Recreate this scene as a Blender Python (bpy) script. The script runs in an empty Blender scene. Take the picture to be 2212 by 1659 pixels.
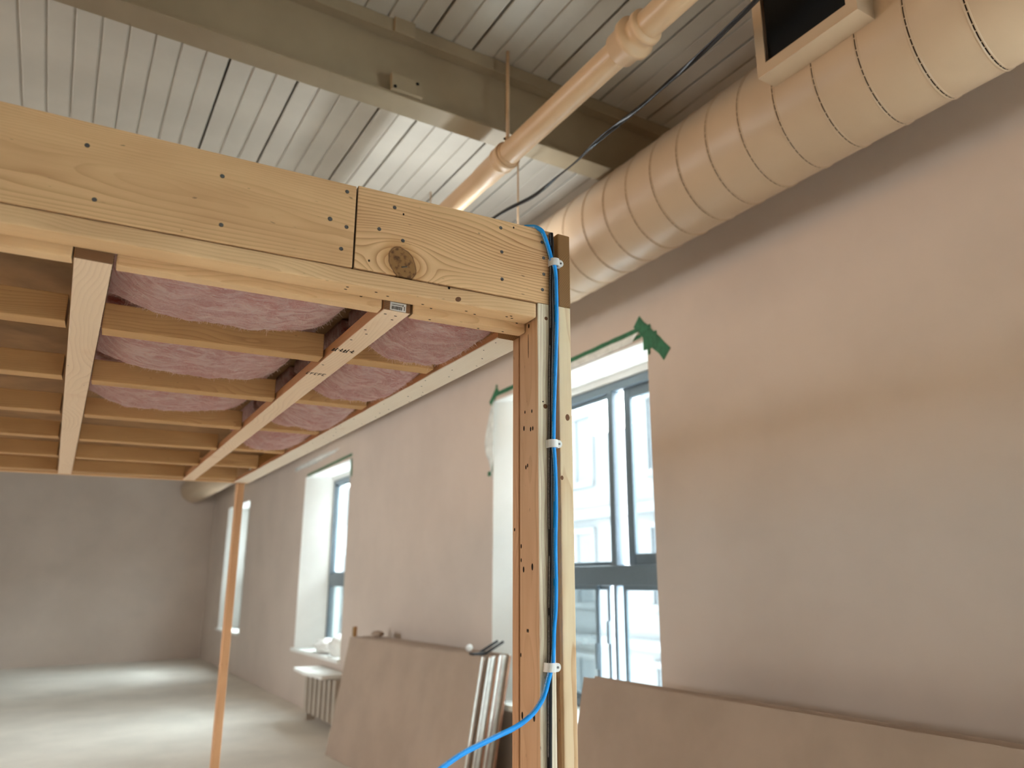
import bpy, bmesh, math, random
from mathutils import Vector, Matrix, noise
random.seed(7)
PI = math.pi
S = bpy.context.scene
COL = S.collection

# ------------------------------------------------------------------ camera
YAW, PITCH, ROLL = math.radians(32.49), math.radians(14.42), math.radians(-0.47)
fw = Vector((math.sin(YAW)*math.cos(PITCH), math.cos(YAW)*math.cos(PITCH), math.sin(PITCH)))
rt = Vector((math.cos(YAW), -math.sin(YAW), 0)); up = rt.cross(fw)
r2 = rt*math.cos(ROLL) + up*math.sin(ROLL); u2 = -rt*math.sin(ROLL) + up*math.cos(ROLL)
cam_d = bpy.data.cameras.new('camera'); cam = bpy.data.objects.new('camera', cam_d); COL.objects.link(cam)
M = Matrix.Identity(4)
for i in range(3):
    M[i][0] = r2[i]; M[i][1] = u2[i]; M[i][2] = -fw[i]
M[0][3], M[1][3], M[2][3] = 0, 0, 1.45
cam.matrix_world = M
cam_d.sensor_fit = 'HORIZONTAL'; cam_d.sensor_width = 36
cam_d.lens = 1637/2212*36
cam_d.shift_x = -66.5/2212
cam_d.clip_start = 0.02; cam_d.clip_end = 200
cam_d.dof.use_dof = True; cam_d.dof.focus_distance = 1.8; cam_d.dof.aperture_fstop = 2.6
S.camera = cam

# ------------------------------------------------------------------ world, lights, exposure
WORLD_STRENGTH = 30.0
w = bpy.data.worlds.new('overcast_sky'); S.world = w; w.use_nodes = True
w.node_tree.nodes['Background'].inputs['Color'].default_value = (0.90, 0.97, 1.0, 1)
w.node_tree.nodes['Background'].inputs['Strength'].default_value = WORLD_STRENGTH

WX = 2.736                    # inner face of the window wall
WALL_T = 0.48
WIN_Y = [-7.17, 3.181, 8.356, 13.53]
GLZ = (-2.3, .55, .04, 3.0)    # unseen glazing added beside the camera to light the fronts: y0, y1, z0, z1
WIN_W = 1.818; WIN_Z0 = 0.635; WIN_Z1 = 2.784
BACK_Y = -9.0; FAR_Y = 17.0; LEFT_X = -5.6
BACK_WIN = []

def portal(name, loc, direction, sx, sz):
    l = bpy.data.lights.new(name, 'AREA'); l.shape = 'RECTANGLE'; l.size = sx; l.size_y = sz
    l.cycles.is_portal = True
    o = bpy.data.objects.new(name, l); COL.objects.link(o); o.location = loc
    o.rotation_euler = Vector(direction).to_track_quat('-Z', 'Y').to_euler()
for y in WIN_Y:
    portal('daylight_portal', (WX+WALL_T+0.02, y+WIN_W/2, (WIN_Z0+WIN_Z1)/2), (-1, 0, 0), WIN_W+.3, WIN_Z1-WIN_Z0+.3)
portal('daylight_portal', (WX+WALL_T+.02, (GLZ[0]+GLZ[1])/2, (GLZ[2]+GLZ[3])/2), (-1, 0, 0), GLZ[1]-GLZ[0]+.2, GLZ[3]-GLZ[2])
LEFT_WIN = [6.6]; LZ0 = 1.4      # unseen window added in the left wall for more daylight
for y in LEFT_WIN:
    portal('daylight_portal', (LEFT_X-.32, y+WIN_W/2, (LZ0+WIN_Z1)/2), (1, 0, 0), WIN_W+.1, WIN_Z1-LZ0+.1)
for a, b in BACK_WIN:
    portal('daylight_portal', ((a+b)/2, BACK_Y-.35, 1.65), (0, 1, 0), b-a+.2, 2.1)

def flood(name, loc, target, size, power, col):
    l = bpy.data.lights.new(name, 'AREA'); l.shape = 'DISK'; l.size = size; l.energy = power; l.color = col
    o = bpy.data.objects.new(name, l); COL.objects.link(o); o.location = loc
    o.rotation_euler = (Vector(target)-Vector(loc)).to_track_quat('-Z', 'Y').to_euler()
flood('added_warm_lamp', (-4.2, 2.6, 3.55), (2.4, 3.0, 3.0), 2.0, 80, (1.0, 0.60, 0.28))  # unseen lamp added at the left for warm light

vs = S.view_settings
vs.view_transform = 'Standard'; vs.look = 'None'; vs.gamma = 1; vs.use_curve_mapping = False
vs.exposure = 0.30

# ------------------------------------------------------------------ node helpers
class NT:
    def __init__(self, name):
        self.m = bpy.data.materials.new(name); self.m.use_nodes = True
        self.t = self.m.node_tree; self.n = self.t.nodes; self.l = self.t.links
        self.b = self.n['Principled BSDF']
    def put(self, sock, v):
        if v is None: return
        if isinstance(v, bpy.types.NodeSocket): self.l.new(v, sock)
        elif isinstance(v, (tuple, list)) and len(v) == 3 and sock.type == 'RGBA': sock.default_value = (*v, 1)
        else: sock.default_value = v
    def math(self, op, a, b=None, c=None, clamp=False):
        k = self.n.new('ShaderNodeMath'); k.operation = op; k.use_clamp = clamp
        for i, v in enumerate((a, b, c)): self.put(k.inputs[i], v)
        return k.outputs[0]
    def obj(self):
        k = self.n.new('ShaderNodeTexCoord'); return k
    def sep(self, v):
        k = self.n.new('ShaderNodeSeparateXYZ'); self.l.new(v, k.inputs[0]); return k.outputs
    def comb(self, x, y, z):
        k = self.n.new('ShaderNodeCombineXYZ')
        for i, v in enumerate((x, y, z)): self.put(k.inputs[i], v)
        return k.outputs[0]
    def noise(self, v, scale=1, detail=2, rough=.5, dist=0):
        k = self.n.new('ShaderNodeTexNoise'); self.put(k.inputs['Vector'], v)
        k.inputs['Scale'].default_value = scale; k.inputs['Detail'].default_value = detail
        k.inputs['Roughness'].default_value = rough; k.inputs['Distortion'].default_value = dist
        return k.outputs['Fac']
    def mix(self, f, a, b):
        k = self.n.new('ShaderNodeMix'); k.data_type = 'RGBA'
        self.put(k.inputs[0], f); self.put(k.inputs[6], a); self.put(k.inputs[7], b)
        return k.outputs[2]
    def ramp(self, v, lo, hi):
        k = self.n.new('ShaderNodeMapRange'); k.interpolation_type = 'SMOOTHSTEP'
        self.put(k.inputs['Value'], v); k.inputs['From Min'].default_value = lo; k.inputs['From Max'].default_value = hi
        return k.outputs[0]
    def rnd(self):
        return self.n.new('ShaderNodeObjectInfo').outputs['Random']
    def bump(self, h, strength=.2, dist=.01):
        k = self.n.new('ShaderNodeBump'); k.inputs['Strength'].default_value = strength; k.inputs['Distance'].default_value = dist
        self.l.new(h, k.inputs['Height']); self.l.new(k.outputs[0], self.b.inputs['Normal'])
    def out(self, col, rough=.6, metal=0, spec=None):
        self.put(self.b.inputs['Base Color'], col); self.put(self.b.inputs['Roughness'], rough)
        self.b.inputs['Metallic'].default_value = metal
        if spec is not None: self.b.inputs['Specular IOR Level'].default_value = spec
        return self.m

def lin(r, g, b):
    f = lambda c: (c/255/12.92) if c/255 <= .04045 else ((c/255+.055)/1.055)**2.4
    return (f(r), f(g), f(b))

def paint(name, col, blot=.08, scale=3, rough=.55, bump=.05, bscale=200, spec=.4):
    t = NT(name); c = t.obj().outputs['Object']
    n = t.noise(c, scale, 4, .6)
    dark = tuple(x*(1-blot*2) for x in col); lite = tuple(min(1, x*(1+blot)) for x in col)
    m = t.out(t.mix(t.ramp(n, .3, .7), dark, lite), rough, 0, spec)
    if bump: t.bump(t.noise(c, bscale, 2), bump, .002)
    return m

def plain(name, col, rough=.5, metal=0, spec=.5):
    t = NT(name); c = t.obj().outputs['Object']
    n = t.noise(c, 60, 2)
    return t.out(t.mix(n, tuple(x*.9 for x in col), tuple(min(1, x*1.08) for x in col)), rough, metal, spec)

def wood(name, light, dark, ring=190, yc=.05, zc=.11, amp=.6, streak=.25, knot=None, pale=None, end=None, wob=.05, rough=.62):
    """lumber: rings round a pith that runs along local X; optional large knot (x,z,r); pale sapwood on the local -Y face, or floor bounce painted on the underside"""
    t = NT(name); tc = t.obj(); x, y, z = t.sep(tc.outputs['Object'])
    R = t.rnd()
    xo = t.math('ADD', x, t.math('MULTIPLY', R, 17.0))
    zz = z
    if knot:
        kx, kz, kr = knot
        dx = t.math('MULTIPLY', t.math('SUBTRACT', x, kx), .62); dz = t.math('SUBTRACT', z, kz)
        rho2 = t.math('ADD', t.math('MULTIPLY', dx, dx), t.math('MULTIPLY', dz, dz))
        k = t.math('DIVIDE', kr*kr*2.2, t.math('ADD', rho2, kr*kr*.4))
        zz = t.math('ADD', kz, t.math('MULTIPLY', dz, t.math('SUBTRACT', 1.0, t.math('MINIMUM', k, 1.0))))
        zz = t.math('ADD', zz, t.math('MULTIPLY', k, .008))
    lowv = t.comb(t.math('MULTIPLY', xo, 1.6), t.math('MULTIPLY', y, 5.0), t.math('MULTIPLY', zz, 9.0))
    n1 = t.noise(lowv, 1.0, 2, .5)
    n2 = t.noise(t.comb(t.math('MULTIPLY', xo, 5.0), t.math('MULTIPLY', y, 12.0), t.math('MULTIPLY', zz, 24.0)), 1.0, 2)
    yy = t.math('ADD', t.math('ADD', y, yc), t.math('MULTIPLY', t.math('SUBTRACT', n1, .5), wob))
    z3 = t.math('ADD', t.math('ADD', zz, zc), t.math('MULTIPLY', t.math('SUBTRACT', n1, .5), wob*1.6))
    r = t.math('SQRT', t.math('ADD', t.math('MULTIPLY', yy, yy), t.math('MULTIPLY', z3, z3)))
    ph = t.math('ADD', t.math('MULTIPLY', r, float(ring)), t.math('MULTIPLY', n2, 1.1))
    saw = t.math('FRACT', ph)
    line = t.math('MULTIPLY', t.math('POWER', saw, 3.0), t.ramp(saw, 1.0, .93))
    lamp = t.math('MULTIPLY', line, t.math('MULTIPLY', t.ramp(n1, .2, .75), amp))
    fine = t.noise(t.comb(t.math('MULTIPLY', xo, 7.0), t.math('MULTIPLY', y, 420.0), t.math('MULTIPLY', zz, 420.0)), 1.0, 3, .6)
    f = t.math('ADD', lamp, t.math('MULTIPLY', t.math('SUBTRACT', fine, .45), streak), clamp=True)
    blotn = t.noise(t.comb(t.math('MULTIPLY', xo, 3.0), t.math('MULTIPLY', y, 14.0), t.math('MULTIPLY', z, 14.0)), 1.0, 3)
    base = t.mix(t.ramp(blotn, .35, .75), light, tuple(a*.75+b*.25 for a, b in zip(light, dark)))
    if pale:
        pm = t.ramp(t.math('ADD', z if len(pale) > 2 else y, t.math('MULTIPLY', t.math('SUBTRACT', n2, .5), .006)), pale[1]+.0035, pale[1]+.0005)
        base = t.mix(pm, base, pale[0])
    col = t.mix(f, base, dark)
    # small dirt specks
    spk = t.noise(t.comb(t.math('MULTIPLY', xo, 40.0), t.math('MULTIPLY', y, 130.0), t.math('MULTIPLY', z, 130.0)), 1.0, 1)
    col = t.mix(t.math('MULTIPLY', t.ramp(spk, .76, .82), .5), col, (0.09, .05, .025))
    if knot:
        ddx = t.math('MULTIPLY', t.math('SUBTRACT', x, kx), 1.06); ddz = t.math('MULTIPLY', t.math('ADD', dz, t.math('MULTIPLY', ddx, .3)), .92)
        kd = t.math('SQRT', t.math('ADD', t.math('MULTIPLY', ddx, ddx), t.math('MULTIPLY', ddz, ddz)))
        kdn = t.math('ADD', kd, t.math('MULTIPLY', t.math('SUBTRACT', t.noise(tc.outputs['Object'], 60, 2), .5), .006))
        inside = t.ramp(kdn, kr*.92, kr*.84)
        rim = t.math('MULTIPLY', t.ramp(kdn, kr*1.02, kr*.9), t.math('SUBTRACT', 1.0, inside))
        kring = t.math('FRACT', t.math('MULTIPLY', kdn, 420.0))
        kcol = t.mix(t.math('MULTIPLY', kring, .5), lin(160, 118, 72), lin(118, 80, 46))
        kcol = t.mix(t.ramp(t.noise(tc.outputs['Object'], 90, 3), .45, .7), kcol, lin(96, 64, 38))
        halo = t.ramp(kdn, kr*1.7, kr*1.0)
        col = t.mix(t.math('MULTIPLY', halo, .45), col, lin(186, 128, 66))
        col = t.mix(rim, col, lin(96, 58, 28)); col = t.mix(inside, col, kcol)
    nx = t.math('ABSOLUTE', t.sep(tc.outputs['Normal'])[0])
    ecol = end or tuple(c*.42 for c in light)
    ed = t.mix(t.math('MULTIPLY', t.math('FRACT', t.math('MULTIPLY', r, 260.0)), .7), ecol, tuple(c*.5 for c in ecol))
    col = t.mix(t.ramp(nx, .8, .95), col, ed)
    m = t.out(col, rough, 0, .25)
    t.bump(t.math('ADD', f, t.math('MULTIPLY', fine, .5)), .12, .0015)
    return m

MT = {}
MT['wall'] = paint('wall_paint', lin(208, 192, 180), .03, 1.2, .6)
MT['deck'] = paint('deck_paint', lin(196, 190, 178), .04, 2, .5)
MT['dark'] = plain('dark_void', (.012, .012, .012), .9, 0, .1)
MT['beam'] = paint('beam_paint', lin(162, 146, 120), .05, 2, .5)
MT['duct'] = paint('duct_paint', lin(192, 166, 138), .03, 2, .42, .02)
MT['seam'] = plain('seam_shadow', lin(150, 122, 92), .6)
MT['pipe'] = paint('pipe_paint', lin(206, 174, 138), .03, 3, .38, .02)
MT['floor'] = paint('concrete_floor', lin(224, 217, 207), .05, 1.5, .6, .1, 60)
MT['drywall'] = paint('drywall_paper', lin(172, 152, 136), .04, 2.5, .75, .03)
MT['gyp'] = paint('gypsum_edge', lin(232, 230, 224), .06, 20, .85, .1, 150)
MT['brownpaper'] = paint('brown_paper', lin(160, 116, 92), .08, 10, .85, .05)
MT['frame'] = plain('window_metal', lin(104, 118, 128), .35, 0, .5)
MT['white'] = paint('white_trim', lin(240, 240, 236), .02, 4, .5, .02)
MT['reveal'] = paint('plaster_white', lin(238, 238, 234), .02, 2, .7, .05)
MT['tape'] = paint('green_tape', lin(46, 112, 78), .15, 30, .55, .1, 90)
MT['black'] = plain('black_plastic', (.012, .011, .013), .3)
MT['clip'] = plain('white_plastic', (.86, .85, .83), .35)
MT['steel'] = plain('zinc_steel', (.16, .16, .165), .3, .8)
MT['hole'] = plain('nail_hole', (.02, .013, .009), .9, 0, .1)
MT['radiator'] = paint('radiator_enamel', lin(176, 164, 150), .05, 4, .45, .02)
MT['facade'] = paint('facade_render', lin(88, 90, 92), .05, 1, .8, .05, 30)
MT['facade_win'] = plain('facade_window', lin(38, 46, 52), .3)
MT['metal'] = plain('galvanised', lin(190, 180, 160), .4, .2)
MT['rod'] = paint('rod_paint', lin(205, 175, 140), .05, 20, .5, .05)
MT['ply'] = paint('plywood_sheet', lin(150, 112, 72), .12, 6, .8, .05)

def glass_mat():
    t = NT('window_glass'); t.n.remove(t.b)
    tr = t.n.new('ShaderNodeBsdfTransparent'); tr.inputs[0].default_value = (.93, .97, .97, 1)
    gl = t.n.new('ShaderNodeBsdfGlossy'); gl.inputs['Roughness'].default_value = .02
    fr = t.n.new('ShaderNodeFresnel'); fr.inputs[0].default_value = 1.45
    mx = t.n.new('ShaderNodeMixShader')
    t.l.new(t.math('MULTIPLY', fr.outputs[0], .7), mx.inputs[0]); t.l.new(tr.outputs[0], mx.inputs[1]); t.l.new(gl.outputs[0], mx.inputs[2])
    t.l.new(mx.outputs[0], t.n['Material Output'].inputs[0]); return t.m
MT['glass'] = glass_mat()

def film_mat():
    t = NT('plastic_film'); c = t.obj().outputs['Object']
    tr = t.n.new('ShaderNodeBsdfTransparent')
    mx = t.n.new('ShaderNodeMixShader'); n = t.noise(c, 14, 3, .6, .5)
    t.out((.93, .97, .95), .25)
    t.l.new(t.math('ADD', .55, t.math('MULTIPLY', n, .6), clamp=True), mx.inputs[0])
    t.l.new(tr.outputs[0], mx.inputs[1]); t.l.new(t.b.outputs[0], mx.inputs[2])
    t.l.new(mx.outputs[0], t.n['Material Output'].inputs[0]); return t.m
MT['film'] = film_mat()

def pink_mat():
    t = NT('pink_glass_wool'); c = t.obj().outputs['Object']; x, y, z = t.sep(c)
    v = t.comb(t.math('MULTIPLY', x, .55), t.math('MULTIPLY', y, 1.6), z)
    n = t.noise(v, 18, 5, .65, 1.6); n2 = t.noise(v, 70, 5, .75, 2.5); n3 = t.noise(c, 7, 2, .5, .6)
    col = t.mix(t.ramp(n, .38, .64), lin(214, 118, 104), lin(246, 196, 184))
    col = t.mix(t.math('MULTIPLY', t.ramp(n3, .5, .75), .6), col, lin(200, 98, 82))
    col = t.mix(t.math('MULTIPLY', t.ramp(n2, .5, .72), .75), col, lin(255, 238, 232))
    m = t.out(col, .95, 0, .1)
    t.b.inputs['Sheen Weight'].default_value = .8; t.b.inputs['Sheen Roughness'].default_value = .5
    t.bump(t.math('ADD', n2, t.math('MULTIPLY', n, 2.0)), .8, .014)
    return m
MT['pink'] = pink_mat()
MT['fibre'] = plain('pale_fibre', lin(246, 216, 206), .8, 0, .2)

def cable_mat(name, col, ink, lo, freq):
    """jacket with a thin row of tiny printed marks along one side (V = around, U = along)"""
    t = NT(name); uv = t.obj().outputs['UV']; u, v, _ = t.sep(uv)
    n = t.noise(t.comb(t.math('MULTIPLY', u, float(freq)), t.math('MULTIPLY', v, 60.0), 0.0), 1.0, 1)
    band = t.math('MULTIPLY', t.math('GREATER_THAN', v, lo[0]), t.math('LESS_THAN', v, lo[1]))
    gate = t.math('GREATER_THAN', t.noise(t.comb(t.math('MULTIPLY', u, 9.0), 0.0, 0.0), 1.0, 1), .42)
    f = t.math('MULTIPLY', t.math('MULTIPLY', band, gate), t.math('GREATER_THAN', n, .5))
    return t.out(t.mix(f, col, ink), .38, 0, .3)
MT['coax'] = cable_mat('black_coax', (.008, .007, .009), (.5, .48, .46), (.64, .70), 700)
MT['blue'] = cable_mat('blue_jacket', lin(28, 156, 246), (.6, .75, .9), (.60, .68), 420)

W_HEAD = lin(236, 194, 146); W_LINE = lin(158, 94, 44)
MT['w_head'] = wood('pine_header', W_HEAD, W_LINE, 130, .05, .15, 1.0, .25, knot=(-.1315, -.063, .034))
MT['w_head2'] = wood('pine_header_b', lin(232, 190, 142), W_LINE, 170, .06, .02, .5, .22)
MT['w_plate'] = wood('pine_plate', lin(236, 198, 152), lin(166, 108, 60), 200, .09, .04, .5, .22)
MT['w_joist'] = wood('pine_joist', lin(212, 154, 108), lin(172, 122, 84), 180, .1, .2, .3, .15, pale=(lin(242, 214, 184), -.0145, 'z'))  # underside painted paler, as lit by bounce off the floor
MT['w_plank'] = wood('pale_underside_plank', lin(206, 148, 102), lin(170, 116, 78), 220, .2, .1, .35, .3, end=lin(190, 140, 95), pale=(lin(250, 238, 220), -.0095, 'z'))  # near-white underside is floor-bounced light put into the colour
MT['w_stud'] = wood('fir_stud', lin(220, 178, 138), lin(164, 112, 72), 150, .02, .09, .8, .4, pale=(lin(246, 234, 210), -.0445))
MT['w_right'] = wood('pale_stud', lin(240, 218, 182), lin(190, 132, 78), 80, -.03, .012, .9, .25, wob=.09)
MT['w_rear'] = wood('red_stud', lin(216, 168, 126), lin(160, 104, 64), 240, .04, .06, .8, .35)
MT['w_end'] = wood('end_beam', lin(200, 156, 100), lin(130, 82, 40), 200, .08, .13, .5, .25, end=lin(150, 108, 64))
MT['w_block'] = wood('blocking', lin(206, 162, 110), lin(140, 92, 50), 200, .06, .05, .5, .25)
MT['knot'] = plain('knot_wood', lin(120, 78, 48), .8)

# ------------------------------------------------------------------ mesh helpers
def link(name, me, mat, parent=None, mats=None):
    o = bpy.data.objects.new(name, me); COL.objects.link(o)
    for k in (mats or [mat]): me.materials.append(k)
    if parent: o.parent = parent
    return o
def tag(o, label=None, cat=None, group=None, kind=None):
    if label: o['label'] = label
    if cat: o['category'] = cat
    if group: o['group'] = group
    if kind: o['kind'] = kind
    return o
def empty(name, loc=(0, 0, 0), rz=0, parent=None):
    o = bpy.data.objects.new(name, None); COL.objects.link(o); o.location = loc; o.rotation_euler = (0, 0, rz)
    o.empty_display_size = .1
    if parent: o.parent = parent
    return o
def bm_box(bm, lo, hi, mi=0):
    x0, y0, z0 = lo; x1, y1, z1 = hi
    v = [bm.verts.new(p) for p in ((x0,y0,z0),(x1,y0,z0),(x1,y1,z0),(x0,y1,z0),(x0,y0,z1),(x1,y0,z1),(x1,y1,z1),(x0,y1,z1))]
    for f in ((3,2,1,0),(4,5,6,7),(0,1,5,4),(1,2,6,5),(2,3,7,6),(3,0,4,7)):
        bm.faces.new([v[i] for i in f]).material_index = mi
    return v
def fin(bm, name, smooth=False):
    me = bpy.data.meshes.new(name); bm.normal_update(); bm.to_mesh(me); bm.free()
    if smooth:
        for p in me.polygons: p.use_smooth = True
    return me
def box(name, lo, hi, mat, parent=None, bevel=0, seg=2):
    """axis-aligned box; the object sits at its centre"""
    c = [(a+b)/2 for a, b in zip(lo, hi)]
    bm = bmesh.new(); bm_box(bm, [a-b for a, b in zip(lo, c)], [a-b for a, b in zip(hi, c)])
    if bevel: bmesh.ops.bevel(bm, geom=list(bm.edges), offset=bevel, segments=seg, affect='EDGES', profile=.6)
    o = link(name, fin(bm, name), mat, parent); o.location = c; return o
def boxes(name, lst, mat, parent=None, bevel=0):
    bm = bmesh.new()
    for lo, hi in lst: bm_box(bm, lo, hi)
    if bevel: bmesh.ops.bevel(bm, geom=list(bm.edges), offset=bevel, segments=1, affect='EDGES')
    return link(name, fin(bm, name), mat, parent)
def board(name, lo, hi, axis, mat, parent, bevel=.003, yaw=0, twist=0, flip=False):
    """lumber with its grain along axis; lo/hi in the parent's space; yaw turns it about its own near end"""
    d = [b-a for a, b in zip(lo, hi)]; c = Vector([(a+b)/2 for a, b in zip(lo, hi)])
    if axis == 'x': dim = d; R = Matrix.Identity(4)
    elif axis == 'y': dim = (d[1], d[0], d[2]); R = Matrix.Rotation(PI/2, 4, 'Z')
    else: dim = (d[2], d[1], d[0]); R = Matrix.Rotation(-PI/2, 4, 'Y')
    if yaw:
        p = Vector(((lo[0]+hi[0])/2, lo[1], c.z)); Y = Matrix.Rotation(yaw, 4, 'Z')
        c = p + (Y @ (c-p)); R = Y @ R
    h = [k/2 for k in dim]
    bm = bmesh.new(); bm_box(bm, [-k for k in h], h)
    bmesh.ops.bevel(bm, geom=list(bm.edges), offset=bevel, segments=2, affect='EDGES', profile=.6)
    if twist:
        for v in bm.verts:
            a = twist*(v.co.x/dim[0]-.5); y, z = v.co.y, v.co.z
            v.co.y = y*math.cos(a)-z*math.sin(a); v.co.z = y*math.sin(a)+z*math.cos(a)
    o = link(name, fin(bm, name), mat, parent)
    o.matrix_basis = Matrix.Translation(c) @ R
    return o
def sub(name, me, mats, brd, mat_local):
    """a sub-part of a board, placed in the board's parent space"""
    o = bpy.data.objects.new(name, me); COL.objects.link(o); o.parent = brd
    if not me.materials:
        for k in mats: me.materials.append(k)
    o.matrix_basis = brd.matrix_basis.inverted() @ mat_local
    return o
def disc_mesh(name, rad, th, n=14, inner=None):
    bm = bmesh.new()
    a = [bm.verts.new((rad*math.cos(2*PI*i/n), rad*math.sin(2*PI*i/n), 0)) for i in range(n)]
    b = [bm.verts.new((rad*.92*math.cos(2*PI*i/n), rad*.92*math.sin(2*PI*i/n), th)) for i in range(n)]
    for i in range(n): bm.faces.new((a[i], a[(i+1) % n], b[(i+1) % n], b[i]))
    if inner:
        c = [bm.verts.new((inner*math.cos(2*PI*i/n), inner*math.sin(2*PI*i/n), th*.6)) for i in range(n)]
        for i in range(n): bm.faces.new((b[i], b[(i+1) % n], c[(i+1) % n], c[i])).material_index = 1
        d = bm.faces.new(c); d.material_index = 1
    else: bm.faces.new(b)
    return fin(bm, name)
def tube_mesh(name, pts, rad, n=12, uv=False, flat=1.0, smooth=True):
    """round tube along a polyline (Catmull-Rom smoothed), parallel-transported"""
    P = [Vector(p) for p in pts]
    if smooth and len(P) > 2:
        Q = []
        for i in range(len(P)-1):
            p0 = P[max(i-1, 0)]; p1 = P[i]; p2 = P[i+1]; p3 = P[min(i+2, len(P)-1)]
            for k in range(6):
                s = k/6
                Q.append(.5*((2*p1)+(p2-p0)*s+(2*p0-5*p1+4*p2-p3)*s*s+(3*p1-p0-3*p2+p3)*s**3))
        Q.append(P[-1]); P = Q
    bm = bmesh.new(); rings = []; T = (P[1]-P[0]).normalized()
    ref = Vector((0, 1, 0)) if abs(T.y) < .9 else Vector((1, 0, 0))
    N = (ref - T*ref.dot(T)).normalized(); L = [0]
    for i, p in enumerate(P):
        t = (P[min(i+1, len(P)-1)]-P[max(i-1, 0)]).normalized()
        N = (N - t*N.dot(t)).normalized(); B = t.cross(N)
        if i: L.append(L[-1]+(p-P[i-1]).length)
        rings.append([bm.verts.new(p + N*math.cos(2*PI*k/n)*rad + B*math.sin(2*PI*k/n)*rad*flat) for k in range(n)])
    lay = bm.loops.layers.uv.new('UVMap') if uv else None
    for i in range(len(rings)-1):
        for k in range(n):
            f = bm.faces.new((rings[i][k], rings[i][(k+1) % n], rings[i+1][(k+1) % n], rings[i+1][k]))
            if lay:
                for lp, (a, b) in zip(f.loops, ((i, k), (i, k+1), (i+1, k+1), (i+1, k))): lp[lay].uv = (L[a], b/n)
    bm.faces.new(rings[0][::-1]); bm.faces.new(rings[-1])
    me = fin(bm, name, True); return me
def lathe_y(name, prof, n=40):
    """profile [(y, r)] turned round the Y axis"""
    bm = bmesh.new(); R = [[bm.verts.new((r*math.cos(2*PI*k/n), y, r*math.sin(2*PI*k/n))) for k in range(n)] for y, r in prof]
    for i in range(len(R)-1):
        for k in range(n): bm.faces.new((R[i][k], R[i+1][k], R[i+1][(k+1) % n], R[i][(k+1) % n]))
    return fin(bm, name, True)
def poly_prism(name, pts, axis, a, b, mat, parent=None):
    """polygon in the plane across axis ('x': pts are (y,z)), thickness a..b"""
    mk = {'x': lambda p, t: (t, p[0], p[1]), 'y': lambda p, t: (p[0], t, p[1]), 'z': lambda p, t: (p[0], p[1], t)}[axis]
    bm = bmesh.new(); A = [bm.verts.new(mk(p, a)) for p in pts]; B = [bm.verts.new(mk(p, b)) for p in pts]
    bm.faces.new(A); bm.faces.new(B[::-1])
    for i in range(len(pts)): bm.faces.new((A[i], B[i], B[(i+1) % len(pts)], A[(i+1) % len(pts)]))
    bmesh.ops.recalc_face_normals(bm, faces=list(bm.faces))
    return link(name, fin(bm, name), mat, parent)

# ------------------------------------------------------------------ room shell
DECK_Z = 3.946
st = lambda o: tag(o, kind='structure')
st(box('floor', (LEFT_X-.3, BACK_Y-.3, -.15), (WX+WALL_T, FAR_Y+.3, 0), MT['floor']))
ceil = st(box('ceiling', (LEFT_X-.3, BACK_Y-.3, DECK_Z+.06), (WX+WALL_T, FAR_Y+.3, DECK_Z+.2), MT['dark']))
# window wall: piers full height, aprons and lintels
L = []; y0 = BACK_Y-.3
for a, b, z0, z1 in sorted([(y, y+WIN_W, WIN_Z0, WIN_Z1) for y in WIN_Y]+[GLZ]):
    L.append(((WX, y0, 0), (WX+WALL_T, a, DECK_Z+.1)))
    L.append(((WX, a, 0), (WX+WALL_T, b, z0)))
    L.append(((WX, a, z1), (WX+WALL_T, b, DECK_Z+.1)))
    y0 = b
L.append(((WX, y0, 0), (WX+WALL_T, FAR_Y+.3, DECK_Z+.1)))
st(boxes('wall_right', L, MT['wall']))
L = []; y0 = BACK_Y
for y in LEFT_WIN + [FAR_Y]:
    L.append(((LEFT_X-.3, y0, 0), (LEFT_X, y, DECK_Z+.06)))
    if y < FAR_Y:
        L += [((LEFT_X-.3, y, 0), (LEFT_X, y+WIN_W, LZ0)), ((LEFT_X-.3, y, WIN_Z1), (LEFT_X, y+WIN_W, DECK_Z+.06))]; y0 = y+WIN_W
st(boxes('wall_left', L, MT['wall']))
for i, y in enumerate(LEFT_WIN):
    wo = st(empty('window_%d' % (i+6), (LEFT_X, y, LZ0))); H = WIN_Z1-LZ0
    boxes('window_frame', [((-.2, 0, 0), (-.14, .06, H)), ((-.2, WIN_W-.06, 0), (-.14, WIN_W, H)), ((-.2, WIN_W/2-.03, .06), (-.14, WIN_W/2+.03, H-.06)), ((-.2, .06, 0), (-.14, WIN_W-.06, .06)), ((-.2, .06, H-.06), (-.14, WIN_W-.06, H))], MT['frame'], wo)
st(box('wall_far', (LEFT_X, FAR_Y, 0), (WX, FAR_Y+.3, DECK_Z+.06), MT['wall']))
L = []; x0 = LEFT_X-.3
for a, b in BACK_WIN:
    L += [((x0, BACK_Y-.3, 0), (a, BACK_Y, DECK_Z+.06)), ((a, BACK_Y-.3, 0), (b, BACK_Y, .65)), ((a, BACK_Y-.3, 2.65), (b, BACK_Y, DECK_Z+.06))]
    x0 = b
L.append(((x0, BACK_Y-.3, 0), (WX, BACK_Y, DECK_Z+.06)))
st(boxes('wall_back', L, MT['wall']))
for i, (a, b) in enumerate(BACK_WIN):
    wo = st(empty('window_%d' % (i+6), ((a+b)/2, BACK_Y, .65)))
    h = (b-a)/2
    boxes('window_frame', [((-h, -.2, 0), (-h+.06, -.14, 2)), ((h-.06, -.2, 0), (h, -.14, 2)), ((-.03, -.2, 0), (.03, -.14, 2)),
                           ((-h, -.2, 0), (h, -.14, .06)), ((-h, -.2, 1.94), (h, -.14, 2))], MT['frame'], wo)

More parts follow.
